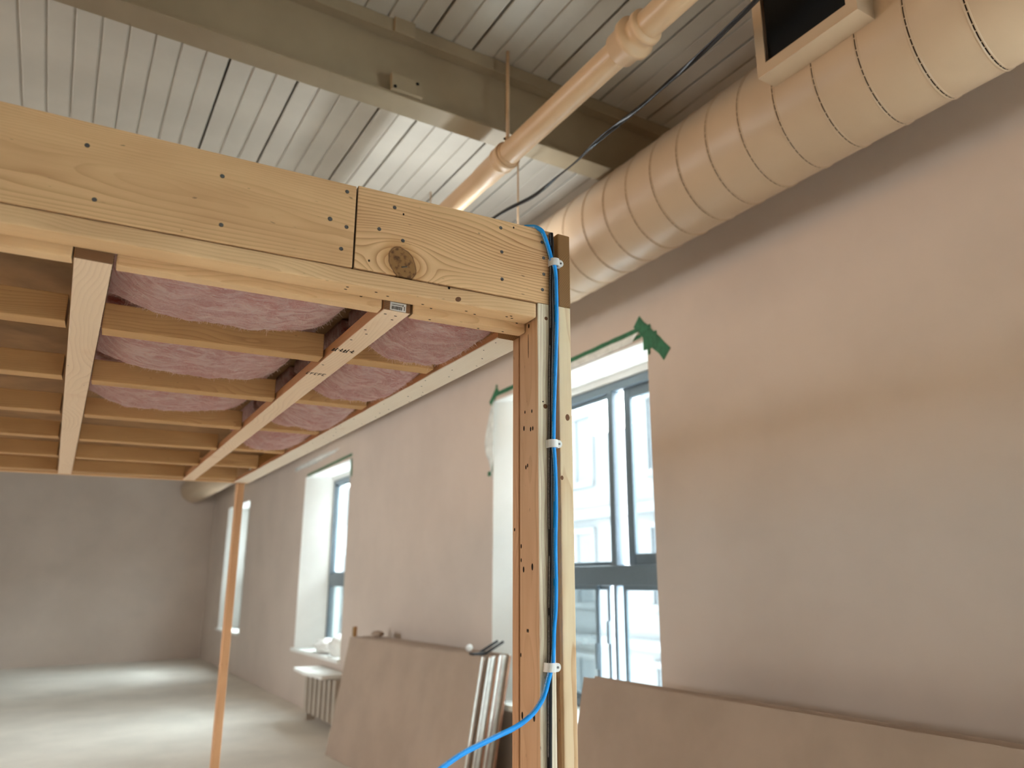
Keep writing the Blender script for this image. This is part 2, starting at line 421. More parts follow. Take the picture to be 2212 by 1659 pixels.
# steel deck: separate panels with slots between them
PITCH_D = .1095; X0 = 1.098
pm = {}
k0 = int(math.floor((LEFT_X-X0)/PITCH_D)); k1 = int(math.ceil((WX-X0)/PITCH_D))
DEEP = {1, 3, 7, 10, 13, 16, -3, -6}
for k in range(k0, k1+1):
    xa = X0+k*PITCH_D; xb = xa+PITCH_D
    ga = .0065 if k in DEEP else .0055; gb = .0065 if (k+1) in DEEP else .0055
    wd = round(xb-gb-xa-ga, 4)
    if wd not in pm:
        bm = bmesh.new(); bm_box(bm, (-wd/2, BACK_Y, 0), (wd/2, FAR_Y, .05))
        bmesh.ops.bevel(bm, geom=[e for e in bm.edges if abs(e.verts[0].co.z) < 1e-6 and abs(e.verts[1].co.z) < 1e-6 and abs(e.verts[0].co.x-e.verts[1].co.x) < 1e-6], offset=.003, segments=1, affect='EDGES')
        pm[wd] = fin(bm, 'deck_panel')
        pm[wd].materials.append(MT['deck'])
    o = bpy.data.objects.new('deck_panel', pm[wd]); COL.objects.link(o); o.parent = ceil
    o.matrix_basis = Matrix.Translation(Vector(((xa+ga+xb-gb)/2, 0, DECK_Z))-ceil.location)
    if k not in DEEP:         # shallow painted rib closing the slot
        if 'rib' not in pm:
            bm = bmesh.new(); bm_box(bm, (-.008, BACK_Y, .008), (.008, FAR_Y, .04)); pm['rib'] = fin(bm, 'deck_rib'); pm['rib'].materials.append(MT['deck'])
        o = bpy.data.objects.new('deck_rib', pm['rib']); COL.objects.link(o); o.parent = ceil
        o.matrix_basis = Matrix.Translation(Vector((xa, 0, DECK_Z))-ceil.location)

# windows in the right wall
def window(i, y):
    wo = st(empty('window_%d' % (i+1), (WX, y, WIN_Z0)))
    H = WIN_Z1-WIN_Z0; fx = .319; FY = 1.596       # frame plane depth; frame's far side (splayed reveal beyond)
    tr0, tr1 = 1.4044-WIN_Z0, 1.5298-WIN_Z0
    # splayed plaster reveal on the far side
    poly_prism('reveal', [(.001, WIN_W), (.001, WIN_W+.03), (WALL_T, WIN_W+.03), (WALL_T, FY), (fx-.01, FY)], 'z', 0, H, MT['reveal'], wo)
    boxes('soffit', [((.004, 0, H-.012), (WALL_T, WIN_W, H+.01))], MT['reveal'], wo)
    box('window_sill', (-.04, -.03, -.035), (WALL_T, WIN_W+.03, .004), MT['white'], wo, .006)
    boxes('head_casing', [((fx-.02, 0, H-.055), (fx+.05, FY, H-.012))], MT['white'], wo)
    fr = boxes('window_frame', [((fx, 0, H-.115), (fx+.07, FY, H-.055)), ((fx, 0, .004), (fx+.07, FY, .06)),
                                ((fx, 0, .06), (fx+.07, .05, H-.115)), ((fx, FY-.06, .06), (fx+.07, FY, H-.115))], MT['frame'], wo, .004)
    box('transom', (fx-.012, .05, tr0), (fx+.07, FY-.06, tr1), MT['frame'], wo, .006)
    box('mullion', (fx-.008, .747, tr1), (fx+.06, .801, H-.115), MT['frame'], wo, .005)
    box('mullion', (fx-.004, .766, .06), (fx+.06, .796, tr0), MT['frame'], wo, .005)
    def sash(x, ya, yb, za, zb, t, dep):
        s = boxes('sash', [((x, ya, za), (x+dep, ya+t, zb)), ((x, yb-t, za), (x+dep, yb, zb)), ((x, ya+t, za), (x+dep, yb-t, za+t)), ((x, ya+t, zb-t), (x+dep, yb-t, zb))], MT['frame'], wo, .003)
        box('pane', (x+dep*.4, ya+t, za+t), (x+dep*.6, yb-t, zb-t), MT['glass'], s)
        return s
    sash(fx+.028, .801, FY-.06, tr1, H-.115, .026, .022)
    s = sash(fx+.04, .05, .684, tr1, H-.115, .068, .03)
    sash(fx+.008, .05, .713, .06, tr0, .028, .02)
    s = sash(fx+.034, .884, FY-.06, .06, tr0, .028, .02)
    sash(fx+.008, .98, FY-.06, .06, tr0, .026, .02)
    box('latch', (fx-.004, .982, .25), (fx+.008, 1.007, .41), MT['frame'], wo, .003)
    box('latch', (fx+.022, .887, .41), (fx+.034, .912, .55), MT['frame'], wo, .003)
    return wo
for i, y in enumerate(WIN_Y): window(i, y)
gw = st(empty('window_9', (WX, GLZ[0], GLZ[2]))); gl_, gh = GLZ[1]-GLZ[0], GLZ[3]-GLZ[2]  # added opening out of view, lets in light for the front faces
boxes('window_frame', [((.32, j*(gl_-.06)/3, 0), (.39, j*(gl_-.06)/3+.06, gh)) for j in range(4)]+[((.32, j*(gl_-.06)/3+.06, z), (.39, (j+1)*(gl_-.06)/3, z+.06)) for j in range(3) for z in (0, gh-.06)], MT['frame'], gw)
for j in range(3): box('pane', (.35, j*(gl_-.06)/3+.06, .06), (.356, (j+1)*(gl_-.06)/3, gh-.06), MT['glass'], gw)

# ------------------------------------------------------------------ steel beam
beam = tag(empty('steel_beam', (LEFT_X, 2.84, 3.55)), 'cream painted steel I-beam crossing under the ribbed metal ceiling deck', 'beam')
BL = WX-LEFT_X; FWd = .135
box('web', (0, .055, .012), (BL, .080, .32), MT['beam'], beam)
box('bottom_flange', (0, 0, 0), (BL, FWd, .014), MT['beam'], beam, .002)
box('top_flange', (0, 0, .322), (BL, FWd, .336), MT['beam'], beam, .002)
box('nailer', (0, .004, .336), (BL, FWd-.004, .394), MT['beam'], beam, .003)
g = poly_prism('gusset_plate', [(6.617, .014), (6.612, .090), (6.748, .090), (6.760, .082), (6.763, .014)], 'y', -.022, -.001, MT['beam'], beam)
for x, z in ((6.63, .025), (6.735, .075)):
    o = link('bolt', disc_mesh('bolt', .008, .004, 8), MT['dark'], g); o.location = (x, -.0221, z); o.rotation_euler = (PI/2, 0, 0)
c0 = box('clamp_lug', (6.62, -.012, .318), (6.72, .03, .40), MT['beam'], beam, .004)

# ------------------------------------------------------------------ round duct with spiral seam
DX, DZ, DR = 2.320, 3.259, .2457
duct = tag(empty('round_duct', (DX, 0, DZ-DR)), 'large cream spiral duct running along the window wall under the ceiling', 'duct')
o = link('duct_body', lathe_y('duct_body', [(BACK_Y+.02, DR)]+[(BACK_Y+.02+i*.6, DR) for i in range(1, 40)]+[(FAR_Y-.02, DR)], 72), MT['duct'], duct); o.location = (0, 0, DR)
n = 48; pitch = .177; pts = []
bm = bmesh.new(); rings = []; y = BACK_Y+.1; i = 0
while y < FAR_Y-.1:
    a = 2*PI*i/n; y = BACK_Y+.1+pitch*i/n; ca, sa = math.cos(a), math.sin(a)
    pr = []
    for dy, dr in ((-.010, -.001), (-.0075, .0026), (-.0038, .0030), (-.0030, .0004), (.0014, .0004), (.0022, .0036), (.0075, .0030), (.011, -.001)):
        pr.append(bm.verts.new(((DR+dr)*ca, y+dy, DR+(DR+dr)*sa)))
    rings.append(pr); i += 1
for a, b in zip(rings, rings[1:]):
    for k in range(len(a)-1):
        bm.faces.new((a[k], a[k+1], b[k+1], b[k])).material_index = 1 if k == 3 else 0
link('spiral_seam', fin(bm, 'spiral_seam', True), None, duct, [MT['duct'], MT['hole']])

# register box on the duct
t_ = .004
rb = boxes('register_box', [((0, -.42, 0), (.2, 0, t_)), ((0, -.004, t_), (.2, 0, .4)), ((0, -.42, t_), (.2, -.416, .4)), ((0, -.42, .4), (.2, 0, .404)),
                       ((0, -.04, t_), (t_, -.004, .4)), ((0, -.416, t_), (t_, -.38, .4)), ((0, -.38, t_), (t_, -.04, .045)), ((0, -.38, .36), (t_, -.04, .4))], MT['duct'], duct)
rb.location = Vector((1.984, 1.619, 3.231))-duct.location
tag(rb, 'open sheet metal register box tapped into the duct side')
box('register_dark_sheet', (.02, -.38, .04), (.024, -.04, .37), MT['dark'], rb)  # near-black sheet behind the opening, stands in for the shade inside

# ------------------------------------------------------------------ drain pipe on hangers
PX, PZ, PR = 1.578, 3.3817, .053
pipe = tag(empty('drain_pipe', (PX, 0, PZ-PR)), 'cream painted iron drain pipe hung below the steel beam', 'pipe')
o = link('pipe_body', lathe_y('pipe_body', [(-2.6, PR)]+[(-2.6+i*.4, PR) for i in range(1, 38)]+[(12.6, PR)], 40), MT['pipe'], pipe); o.location = (0, 0, PR)
def hub(y, kind):
    if kind: pr = [(-.11, PR), (-.105, PR+.014), (-.085, PR+.016), (-.08, PR+.005), (-.045, PR+.008), (-.04, PR+.028), (-.015, PR+.028), (-.01, PR+.016), (.055, PR+.014), (.06, PR+.004), (.065, PR)]
    else: pr = [(-.02, PR), (-.018, PR+.006), (.018, PR+.006), (.02, PR)]
    o = link('pipe_hub' if kind else 'clamp_ring', lathe_y('hub', pr, 40), MT['pipe'], pipe); o.location = (0, y, PR); return o
for y in (1.86, 6.4, -2.0): hub(y, True)
def hanger(y):
    o = hub(y, False)
    r = link('hanger_rod', tube_mesh('hanger_rod', [(0, y, PR*2+.03), (0, y, DECK_Z-PZ+PR+.01)], .0088, 10, smooth=False), MT['rod'], pipe)
    e = boxes('clamp_ear', [((-.012, y-.012, PR*2-.004), (.012, y+.012, PR*2+.045))], MT['pipe'], pipe, .004)
    b = link('bolt', tube_mesh('bolt', [(-.02, y, PR*2+.028), (.02, y, PR*2+.028)], .005, 8, smooth=False), MT['dark'], e)
hanger(2.77); hanger(5.6); hanger(-.2)
bm = bmesh.new()
# flexible joint just past the hanger
prf = [(-.03, PR+.0005), (-.03, PR+.005), (-.034, PR+.006), (-.034, PR+.013), (-.012, PR+.013), (-.006, PR+.009), (.02, PR+.009), (.024, PR+.012), (.034, PR+.012), (.04, PR+.006), (.2, PR+.004), (.25, PR)]
bm.free(); o = link('pipe_coupling', lathe_y('pipe_coupling', prf, 40), MT['pipe'], pipe); o.location = (0, 2.80, PR)

# linear uplight added out of view behind the header to brighten the deck
lamp = tag(empty('added_linear_light', (1.83, 3.10, 3.03)), 'added slim linear light, hidden, on thin tan rods, its near rod dropping past the drain pipe', 'added light')
boxes('housing', [((-.03, -.08, 0), (.03, 1.22, .006)), ((-.03, -.08, .006), (-.026, 1.22, .034)), ((.026, -.08, .006), (.03, 1.22, .034)), ((-.026, -.08, .006), (.026, -.076, .034)), ((-.026, 1.216, .006), (.026, 1.22, .034))], MT['white'], lamp)
em = NT('added_lamp_tube'); em.out((.9, .95, 1), .4); em.b.inputs['Emission Color'].default_value = (.9, .97, 1, 1); em.b.inputs['Emission Strength'].default_value = 6
link('tube', tube_mesh('tube', [(0, -.06, .018), (0, 1.2, .018)], .0075, 10, smooth=False), em.m, lamp)
for y in (0, 1.14):
    link('rod', tube_mesh('rod', [(0, y, .006), (0, y, DECK_Z-3.03)], .0048, 8, smooth=False), MT['rod'], lamp)
l = bpy.data.lights.new('added_deck_uplight', 'AREA'); l.shape = 'RECTANGLE'; l.size = .05; l.size_y = 1.2; l.energy = 7; l.color = (.88, .96, 1)  # unseen area light, added to lift the far deck
o = bpy.data.objects.new('added_deck_uplight', l); COL.objects.link(o); o.location = (1.83, 3.67, 3.068); o.rotation_euler = (PI, 0, 0)

# loose cable along the ceiling
cp = [(1.60, 4.6, 3.32), (1.62, 3.6, 3.20), (1.62, 2.938, 3.156), (1.62, 2.618, 3.108), (1.62, 2.407, 3.108), (1.62, 2.257, 3.110), (1.62, 2.098, 3.126), (1.62, 1.873, 3.124), (1.62, 1.717, 3.132), (1.62, 1.489, 3.147), (1.60, 1.0, 3.2), (1.55, .2, 3.35)]
def ribbon(name, pts, w_, th, mat, parent):
    bm = bmesh.new(); P = [Vector(p) for p in pts]; Q = []
    for i in range(len(P)-1):
        p0 = P[max(i-1, 0)]; p1 = P[i]; p2 = P[i+1]; p3 = P[min(i+2, len(P)-1)]
        for k in range(8):
            s = k/8; Q.append(.5*((2*p1)+(p2-p0)*s+(2*p0-5*p1+4*p2-p3)*s*s+(3*p1-p0-3*p2+p3)*s**3))
    Q.append(P[-1]); R = []
    for i, p in enumerate(Q):
        tw = 1.1*math.sin(i*.13)+.5
        t = (Q[min(i+1, len(Q)-1)]-Q[max(i-1, 0)]).normalized(); B = t.cross(Vector((0, 0, 1))).normalized(); N = B.cross(t)
        a = B*math.cos(tw)+N*math.sin(tw); b = -B*math.sin(tw)+N*math.cos(tw)
        R.append([bm.verts.new(p+a*w_*sx+b*th*sy) for sx, sy in ((-1, -.6), (-.6, -1), (.6, -1), (1, -.6), (1, .6), (.6, 1), (-.6, 1), (-1, .6))])
    for i in range(len(R)-1):
        for k in range(8): bm.faces.new((R[i][k], R[i][(k+1) % 8], R[i+1][(k+1) % 8], R[i+1][k]))
    bm.faces.new(R[0][::-1]); bm.faces.new(R[-1])
    bmesh.ops.recalc_face_normals(bm, faces=list(bm.faces))
    return link(name, fin(bm, name, True), mat, parent)
tag(ribbon('flat_cable', cp, .0085, .003, plain('black_glossy_cable', (.012, .012, .013), .25), None), 'loose flat black cable strung along beside the drain pipe', 'cable')

# ------------------------------------------------------------------ timber frame
FA = math.radians(-3.2); FC = 1.433
frame = tag(empty('timber_frame', (-math.sin(FA)*FC, math.cos(FA)*FC, 0), FA), 'raw softwood stud frame with nailed header, post and open joisted roof', 'timber frame')
SK = math.radians(3.0)                      # the side runs are a little out of square with the front
FX0 = -1.25; DEPTH = 3.3
hz0, hz1 = 2.065, 2.249
head = board('header_board', (.3665, 0, hz0), (.8325, .038, hz1), 'x', MT['w_head'], frame, .002)
tag(head, 'header board with a large dark knot and swirling grain')
head2 = board('header_board', (FX0, .0005, hz0-.001), (.3635, .0385, hz1-.003), 'x', MT['w_head2'], frame, .002)
plate = board('front_plate', (FX0+.04, .0, 2.027), (.789, .057, hz0-.003), 'x', MT['w_plate'], frame, .005)
J0, J1 = .450, .510
inner_r = board('inner_plate', (J1+.004, .058, 2.008), (.791, .091, 2.046), 'x', MT['w_plate'], frame, .004)
inner_l = board('inner_plate', (-.05, .058, 2.008), (J0-.004, .091, 2.046), 'x', MT['w_plate'], frame, .004)
board('inner_plate', (FX0+.04, .058, 2.008), (-.118, .091, 2.046), 'x', MT['w_plate'], frame, .004)
jst = board('joist', (J0, .059, 2.008), (J1, DEPTH, 2.037), 'y', MT['w_joist'], frame, .002, yaw=SK*.8)
for jx in (-.115, -.68):
    board('joist', (jx, .059, 2.008), (jx+.06, DEPTH, 2.037), 'y', MT['w_joist'], frame, .002, yaw=SK)
plank = board('side_plank', (.752, .127, 2.008), (.834, DEPTH, 2.027), 'y', MT['w_plank'], frame, .0015, yaw=SK)
endb = board('side_header', (.8475, .0, hz0+.001), (.8815, DEPTH, hz1), 'y', MT['w_end'], frame, .003, yaw=SK)
tag(endb, 'side header board showing rough dark end grain')
blocks = []
for j, by in enumerate((.47, 1.01, 1.55, 2.09, 2.63, 3.17)):
    s1 = math.tan(SK)*by
    blocks.append(board('blocking', (J1+.002-s1*.8, by, 2.012), (.748-s1, by+.058, 2.075), 'x', MT['w_block'], frame, .003))
    board('blocking', (-.05-s1, by+.02, 2.012), (J0-.004-s1*.8, by+.078, 2.075), 'x', MT['w_block'], frame, .003)
    board('blocking', (-.615-s1, by, 2.012), (-.12-s1, by+.058, 2.075), 'x', MT['w_block'], frame, .003)
s1 = math.tan(SK)*DEPTH
board('back_header', (FX0, DEPTH+.01, 2.01), (.84-s1, DEPTH+.05, hz1), 'x', MT['w_head2'], frame, .003)
rs = board('roof_sheet', (FX0+.02, .042, 2.14), (.70, DEPTH, 2.155), 'x', MT['ply'], frame, .001)
# post
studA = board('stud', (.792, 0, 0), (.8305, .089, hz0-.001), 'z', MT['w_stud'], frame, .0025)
rear = board('stud', (.7925, .0965, 0), (.845, .1255, 2.0075), 'z', MT['w_rear'], frame, .002)
studR = board('stud', (.8465, 0, 0), (.8795, .089, hz0), 'z', MT['w_right'], frame, .0025)
tag(studR, 'pale stud with arched grain and a small knot')
for x in (FX0, FX0+.055): board('stud', (x, 0, 0), (x+.038, .089, hz0-.001), 'z', MT['w_rear'], frame, .003)
for x in (.62-.01, FX0+.01): board('stud', (x, DEPTH+.01, 0), (x+.038, DEPTH+.099, 2.009), 'z', MT['w_rear'], frame, .003)
# horizontal plate lying on the floor along the far side keeps the posts together
board('sole_plate', (FX0+.05, DEPTH+.01, 0), (.61, DEPTH+.099, .038), 'x', MT['w_plate'], frame, .003)

# screws, nails, staple, knots
def R_to(n):
    return Vector(n).to_track_quat('Z', 'Y').to_matrix().to_4x4()
SCREW = disc_mesh('screw', .0042, .0006, 12, .0026); SCREW.materials.append(MT['hole']); SCREW.materials.append(MT['steel'])
NAIL = disc_mesh('nail', .0034, .0004, 10); NAIL.materials.append(MT['hole'])
KN = disc_mesh('knot', .0055, .0003, 14); KN.materials.append(MT['knot'])
def fix(me, brd, p, nrm, sx=1, sy=1, ang=0):
    o = bpy.data.objects.new(me.name.split('.')[0], me); COL.objects.link(o); o.parent = brd
    o.matrix_basis = brd.matrix_basis.inverted() @ (Matrix.Translation(p) @ R_to(nrm) @ Matrix.Rotation(ang, 4, 'Z') @ Matrix.Diagonal((sx, sy, 1, 1)))
F_ = (0, -1, 0); D_ = (0, 0, -1); L_ = (-1, 0, 0)
for x, z in ((.446, 2.218), (.415, 2.161), (.467, 2.146), (.697, 2.229), (.700, 2.170), (.701, 2.104), (.805, 2.217), (.809, 2.178), (.809, 2.137), (.805, 2.098)):
    fix(SCREW, head, (x, 0, z), F_)
for x, z in ((.397, 2.086), (.730, 2.237), (.466, 2.207)): fix(NAIL, head, (x, 0, z), F_, .6, .8)
for x, z, s in ((.344, 2.229, 1), (.313, 2.160, 1.15), (.347, 2.150, 1), (.339, 2.100, 1)): fix(SCREW, head2, (x, .0005, z), F_, s, s)
for x in (.12, -.1, -.4, -.7, -1.0):
    for z in (2.1, 2.2): fix(SCREW, head2, (x+random.uniform(-.02, .02), .0005, z), F_)
bm = bmesh.new(); bm_box(bm, (-.006, -.0009, 0), (.006, .0009, .0015)); st_me = fin(bm, 'staple'); st_me.materials.append(MT['steel'])
fix(st_me, head, (.4725, 0, 2.087), F_, 1, 1, .25)
fix(NAIL, plate, (.574, 0, 2.059), F_, .9, .9)
for x, y in ((.42, .017), (.448, .028), (.733, .018), (.726, .026), (.741, .030), (.36, .03), (.36, .016), (.53, .04), (.63, .035), (.655, .045)): fix(NAIL, plate, (x, y, 2.027), D_, 1, .6)
fix(KN, plate, (.596, 0, 2.037), F_, 1.3, 1.0, .5)
for x, z in ((.40, 2.030), (.556, 2.030), (.768, 2.03)): fix(NAIL, inner_l if x < .45 else inner_r, (x, .058, z), F_, 1.1, 1)
for x, y in ((.56, .075), (.74, .075), (.68, .08)): fix(NAIL, inner_r, (x, y, 2.008), D_, .9, .6)
for x, y in ((.462, .085), (.486, .088), (.487, .115), (.455, .21), (.447, .30), (.466, .24), (.44, .55)): fix(NAIL, jst, (x, y, 2.008), D_, 1, .55)
for i in range(26):
    y = .16+i*.07; off = random.uniform(.005, .075); fix(NAIL, plank, (.755+off-math.tan(SK)*y+math.tan(SK)*.126, y, 2.008), D_, random.uniform(.4, 1), random.uniform(.3, .7), random.uniform(0, 3))
for y, z, s in ((.063, 1.819, .8), (.030, 1.815, .9), (.068, 1.782, 1.2), (.036, 1.775, 1.1), (.026, 1.775, 1), (.059, 1.692, 1), (.051, 1.695, .9), (.082, 1.52, 1), (.082, 1.49, .9), (.071, 1.47, 1.3), (.031, 1.475, 1.5), (.055, 1.344, .8), (.050, 1.344, .8), (.084, 1.293, .9), (.078, 1.174, 1.5), (.026, 1.177, 1.6), (.043, 2.02, 1.1)):
    fix(NAIL, studA, (.792, y, z), L_, s*.8, s*1.5)
fix(NAIL, rear, (.7925, .115, 1.558), L_, .8, 1.2)
for z in (1.972,): fix(NAIL, studA, (.792, .046, z), L_, .35, 9)
fix(KN, studA, (.810, 0, 1.822), F_); fix(NAIL, studA, (.804, 0, 1.832), F_, .5, .5); fix(KN, studA, (.814, 0, 2.029), F_, .8, .8)
fix(KN, studR, (.867, 0, 1.802), F_, 1.0, 1.4); fix(KN, studR, (.8505, 0, 1.665), F_, .7, .9)

# sticker with bar code on the joist end, ink stamp below
stk = box('sticker', (0, 0, 0), (.0355, .0006, .0185), MT['clip'])
stk.parent = jst; stk.matrix_basis = jst.matrix_basis.inverted() @ (Matrix.Translation((.4815, .0585, 2.0185)) @ Matrix.Rotation(.02, 4, 'Y'))
bm = bmesh.new(); x = -.0145; rr = random.Random(3)
while x < .0095:
    wd = rr.choice((.0005, .0005, .001, .0016)); bm_box(bm, (x, -.0006, -.0068), (x+wd, -.0003, .001)); x += wd+rr.choice((.0005, .0005, .0009))
x = -.0140
while x < .010:
    wd = rr.uniform(.0006, .0018); bm_box(bm, (x, -.0006, .0032), (x+wd, -.0003, .0048)); x += wd+.0005
bm_box(bm, (.0105, -.0006, .002), (.0118, -.0003, .0066)); bm_box(bm, (.0132, -.0006, -.0068), (.0147, -.0003, .003))
o = link('bar_code', fin(bm, 'bar_code'), MT['black'], jst); o.matrix_basis = stk.matrix_basis.copy()
def stamp(x, y, strokes, sc):
    bm = bmesh.new()
    for (a, b, c, d) in strokes: bm_box(bm, (a*sc, b*sc, -.0003), (c*sc, d*sc, .0001))
    me = fin(bm, 'ink_stamp'); me.materials.append(MT['hole'])
    sub('ink_stamp', me, [], jst, Matrix.Translation((x, y, 2.0079)) @ Matrix.Rotation(SK*.8, 4, 'Z'))
gl = []
for i in range(4):
    b = i*15
    gl += [(b, 0, b+4, 26), (b+4, 10, b+10, 14), (b+8, -6, b+11, 20), (b+2, 22, b+12, 26)] if i % 2 == 0 else [(b, 8, b+6, 12), (b+6, -4, b+9, 22), (b+6, 18, b+13, 22), (b+6, 6, b+12, 9)]
stamp(.4275, .385, gl, .00094)
gl = []
for i in range(5):
    b = i*12; gl += [(b, 0, b+2.5, 24), (b+2, 0, b+9, 3), (b+2, 10 if i % 2 else 21, b+8, 13 if i % 2 else 24)]
stamp(.420, .64, gl, .0009)

# near-black strip that darkens the gap of the post
gp = box('gap_dark_strip', (.800, .0885, 1.0), (.82, .0968, 2.0), MT['hole']); gp.parent = frame

# ------------------------------------------------------------------ pink insulation
def batt(x0, x1, y0, y1, sag, seed, label):
    nx, ny = 72, 84; bm = bmesh.new(); G = []; ztop = 2.135
    for j in range(ny+1):
        row = []
        for i in range(nx+1):
            u, v = i/nx, j/ny; x = x0+(x1-x0)*u; y = y0+(y1-y0)*v - math.tan(SK)*0
            e = (1-abs(2*u-1)**3.0)*(1-abs(2*v-1)**3.6)
            p = Vector((x*7+seed*3.1, y*7, seed))
            n_ = noise.fractal(p, 1.0, 2.0, 4)*.015 + noise.fractal(Vector((x*34, y*20, seed)), .9, 2.1, 4)*.0045 + noise.noise(Vector((x*260, y*220, seed)))*.0009
            z = 2.10 - (sag)*(max(e, 0)**.68) + n_*(.3+.7*e)
            xx = x - math.tan(SK)*y
            row.append(bm.verts.new((xx, y, z)))
        G.append(row)
    for j in range(ny):
        for i in range(nx): bm.faces.new((G[j][i], G[j+1][i], G[j+1][i+1], G[j][i+1]))
    rim = [G[0][i] for i in range(nx+1)]+[G[j][nx] for j in range(1, ny+1)]+[G[ny][i] for i in range(nx-1, -1, -1)]+[G[j][0] for j in range(ny-1, 0, -1)]
    top = [bm.verts.new((v.co.x, v.co.y, ztop)) for v in rim]
    for i in range(len(rim)): bm.faces.new((rim[i], rim[(i+1) % len(rim)], top[(i+1) % len(rim)], top[i]))
    bm.faces.new(top)
    bmesh.ops.recalc_face_normals(bm, faces=list(bm.faces))
    o = link('insulation_batt', fin(bm, 'insulation_batt', True), MT['pink'])
    o.matrix_world = frame.matrix_basis
    # loose fibres standing off the surface
    rr = random.Random(seed); bm = bmesh.new(); me = o.data; nv_ = (nx+1)*(ny+1)
    for q in range(2600):
        v = me.vertices[rr.randrange(nv_)]; n3 = v.normal.copy(); p = v.co.copy()
        tdir = Vector((rr.uniform(-1, 1), rr.uniform(-1, 1), rr.uniform(-.4, .4))).normalized(); side = n3.cross(tdir)
        if side.length < .1: continue
        side = side.normalized()*.00028; L1 = rr.uniform(.006, .016); lift = rr.uniform(.15, .7)
        a_ = p-n3*.001; b_ = p+tdir*L1*.5+n3*L1*lift*.7; c_ = p+tdir*L1+n3*L1*lift*.55
        vv = [bm.verts.new(k_) for k_ in (a_-side, a_+side, b_+side, b_-side, c_)]
        bm.faces.new(vv[:4]); bm.faces.new((vv[3], vv[2], vv[4]))
    f_ = link('fibres', fin(bm, 'fibres'), MT['fibre'], o); f_['kind'] = 'stuff'
    tag(o, label, 'insulation', 'pink insulation batts between the roof joists'); return o
LB = ['pink insulation batt sagging right behind the front plate, right of the stickered joist',
      'pink insulation batt in the second bay back, right of the stickered joist',
      'pink insulation batt in the third bay back, right of the stickered joist',
      'pink insulation batt in the fourth bay back, right of the stickered joist']
for j, (a, b) in enumerate(((.095, .468), (.53, 1.008), (1.07, 1.548), (1.61, 2.088))):
    batt(.505, .795, a, b, .108, j+1, LB[j])
LB2 = ['pink insulation batt right behind the front plate, left of the stickered joist',
       'pink insulation batt in the second bay back, left of the stickered joist',
       'pink insulation batt in the third bay back, left of the stickered joist']
for j, (a, b) in enumerate(((.095, .488), (.55, 1.028), (1.09, 1.568))):
    batt(-.045, .448, a, b, .075, j+11, LB2[j])

# ------------------------------------------------------------------ cables and clips on the post
def fl(x, y, z): return frame.matrix_basis @ Vector((x, y, z))
BLUE = [(.775, .03, 2.262), (.789, .008, 2.256), (0.797, -.006, 2.245), (0.803, -.008, 2.237), (0.812, -.008, 2.217), (0.821, -.007, 2.192), (0.825, -.009, 2.173), (0.829, -.012, 2.162), (0.834, -.010, 2.142), (0.837, -.007, 2.108), (0.837, -.007, 2.017), (0.833, -.006, 1.917), (0.828, -.007, 1.831), (0.8245, -.009, 1.767), (0.8235, -.010, 1.736), (0.826, -.009, 1.711), (0.829, -.007, 1.665), (0.829, -.007, 1.595), (0.8265, -.007, 1.517), (0.827, -.007, 1.441), (0.825, -.007, 1.385), (0.821, -.007, 1.348), (0.817, -.009, 1.29), (0.812, -.012, 1.276), (0.804, -.011, 1.25), (0.796, -.010, 1.225), (0.781, -.010, 1.203), (0.76, -.012, 1.186), (0.727, -.016, 1.171), (0.669, -.03, 1.158), (0.585, -.05, 1.136), (0.497, -.08, 1.093), (.40, -.12, 1.0), (.33, -.15, .8), (.30, -.16, .4), (.29, -.16, .01)]
BLACK = [(0.8260, -.006, 2.242), (0.8280, -.006, 2.2), (0.8265, -.006, 2.164), (0.8250, -.0055, 2.106), (0.8252, -.005, 2.015), (0.8212, -.005, 1.905), (0.8192, -.005, 1.798), (0.8182, -.005, 1.736), (0.8162, -.005, 1.595), (0.8167, -.005, 1.498), (0.8142, -.005, 1.404), (0.8132, -.005, 1.312), (0.8122, -.005, 1.276), (0.8112, -.005, 1.224), (0.8102, -.005, 1.163), (0.8092, -.005, 1.054), (0.8082, -.005, .6), (0.8082, -.005, .01)]
me = tube_mesh('blue_cable', [fl(*p) for p in BLUE], .0052, 14, True); tag(link('network_cable', me, MT['blue']), 'bright blue network cable clipped down the front of the post', 'cable')
me = tube_mesh('black_cable', [fl(*p) for p in BLACK], .0053, 14, True); tag(link('coaxial_cable', me, MT['coax']), 'black coaxial cable with fine white print beside the blue cable', 'cable')

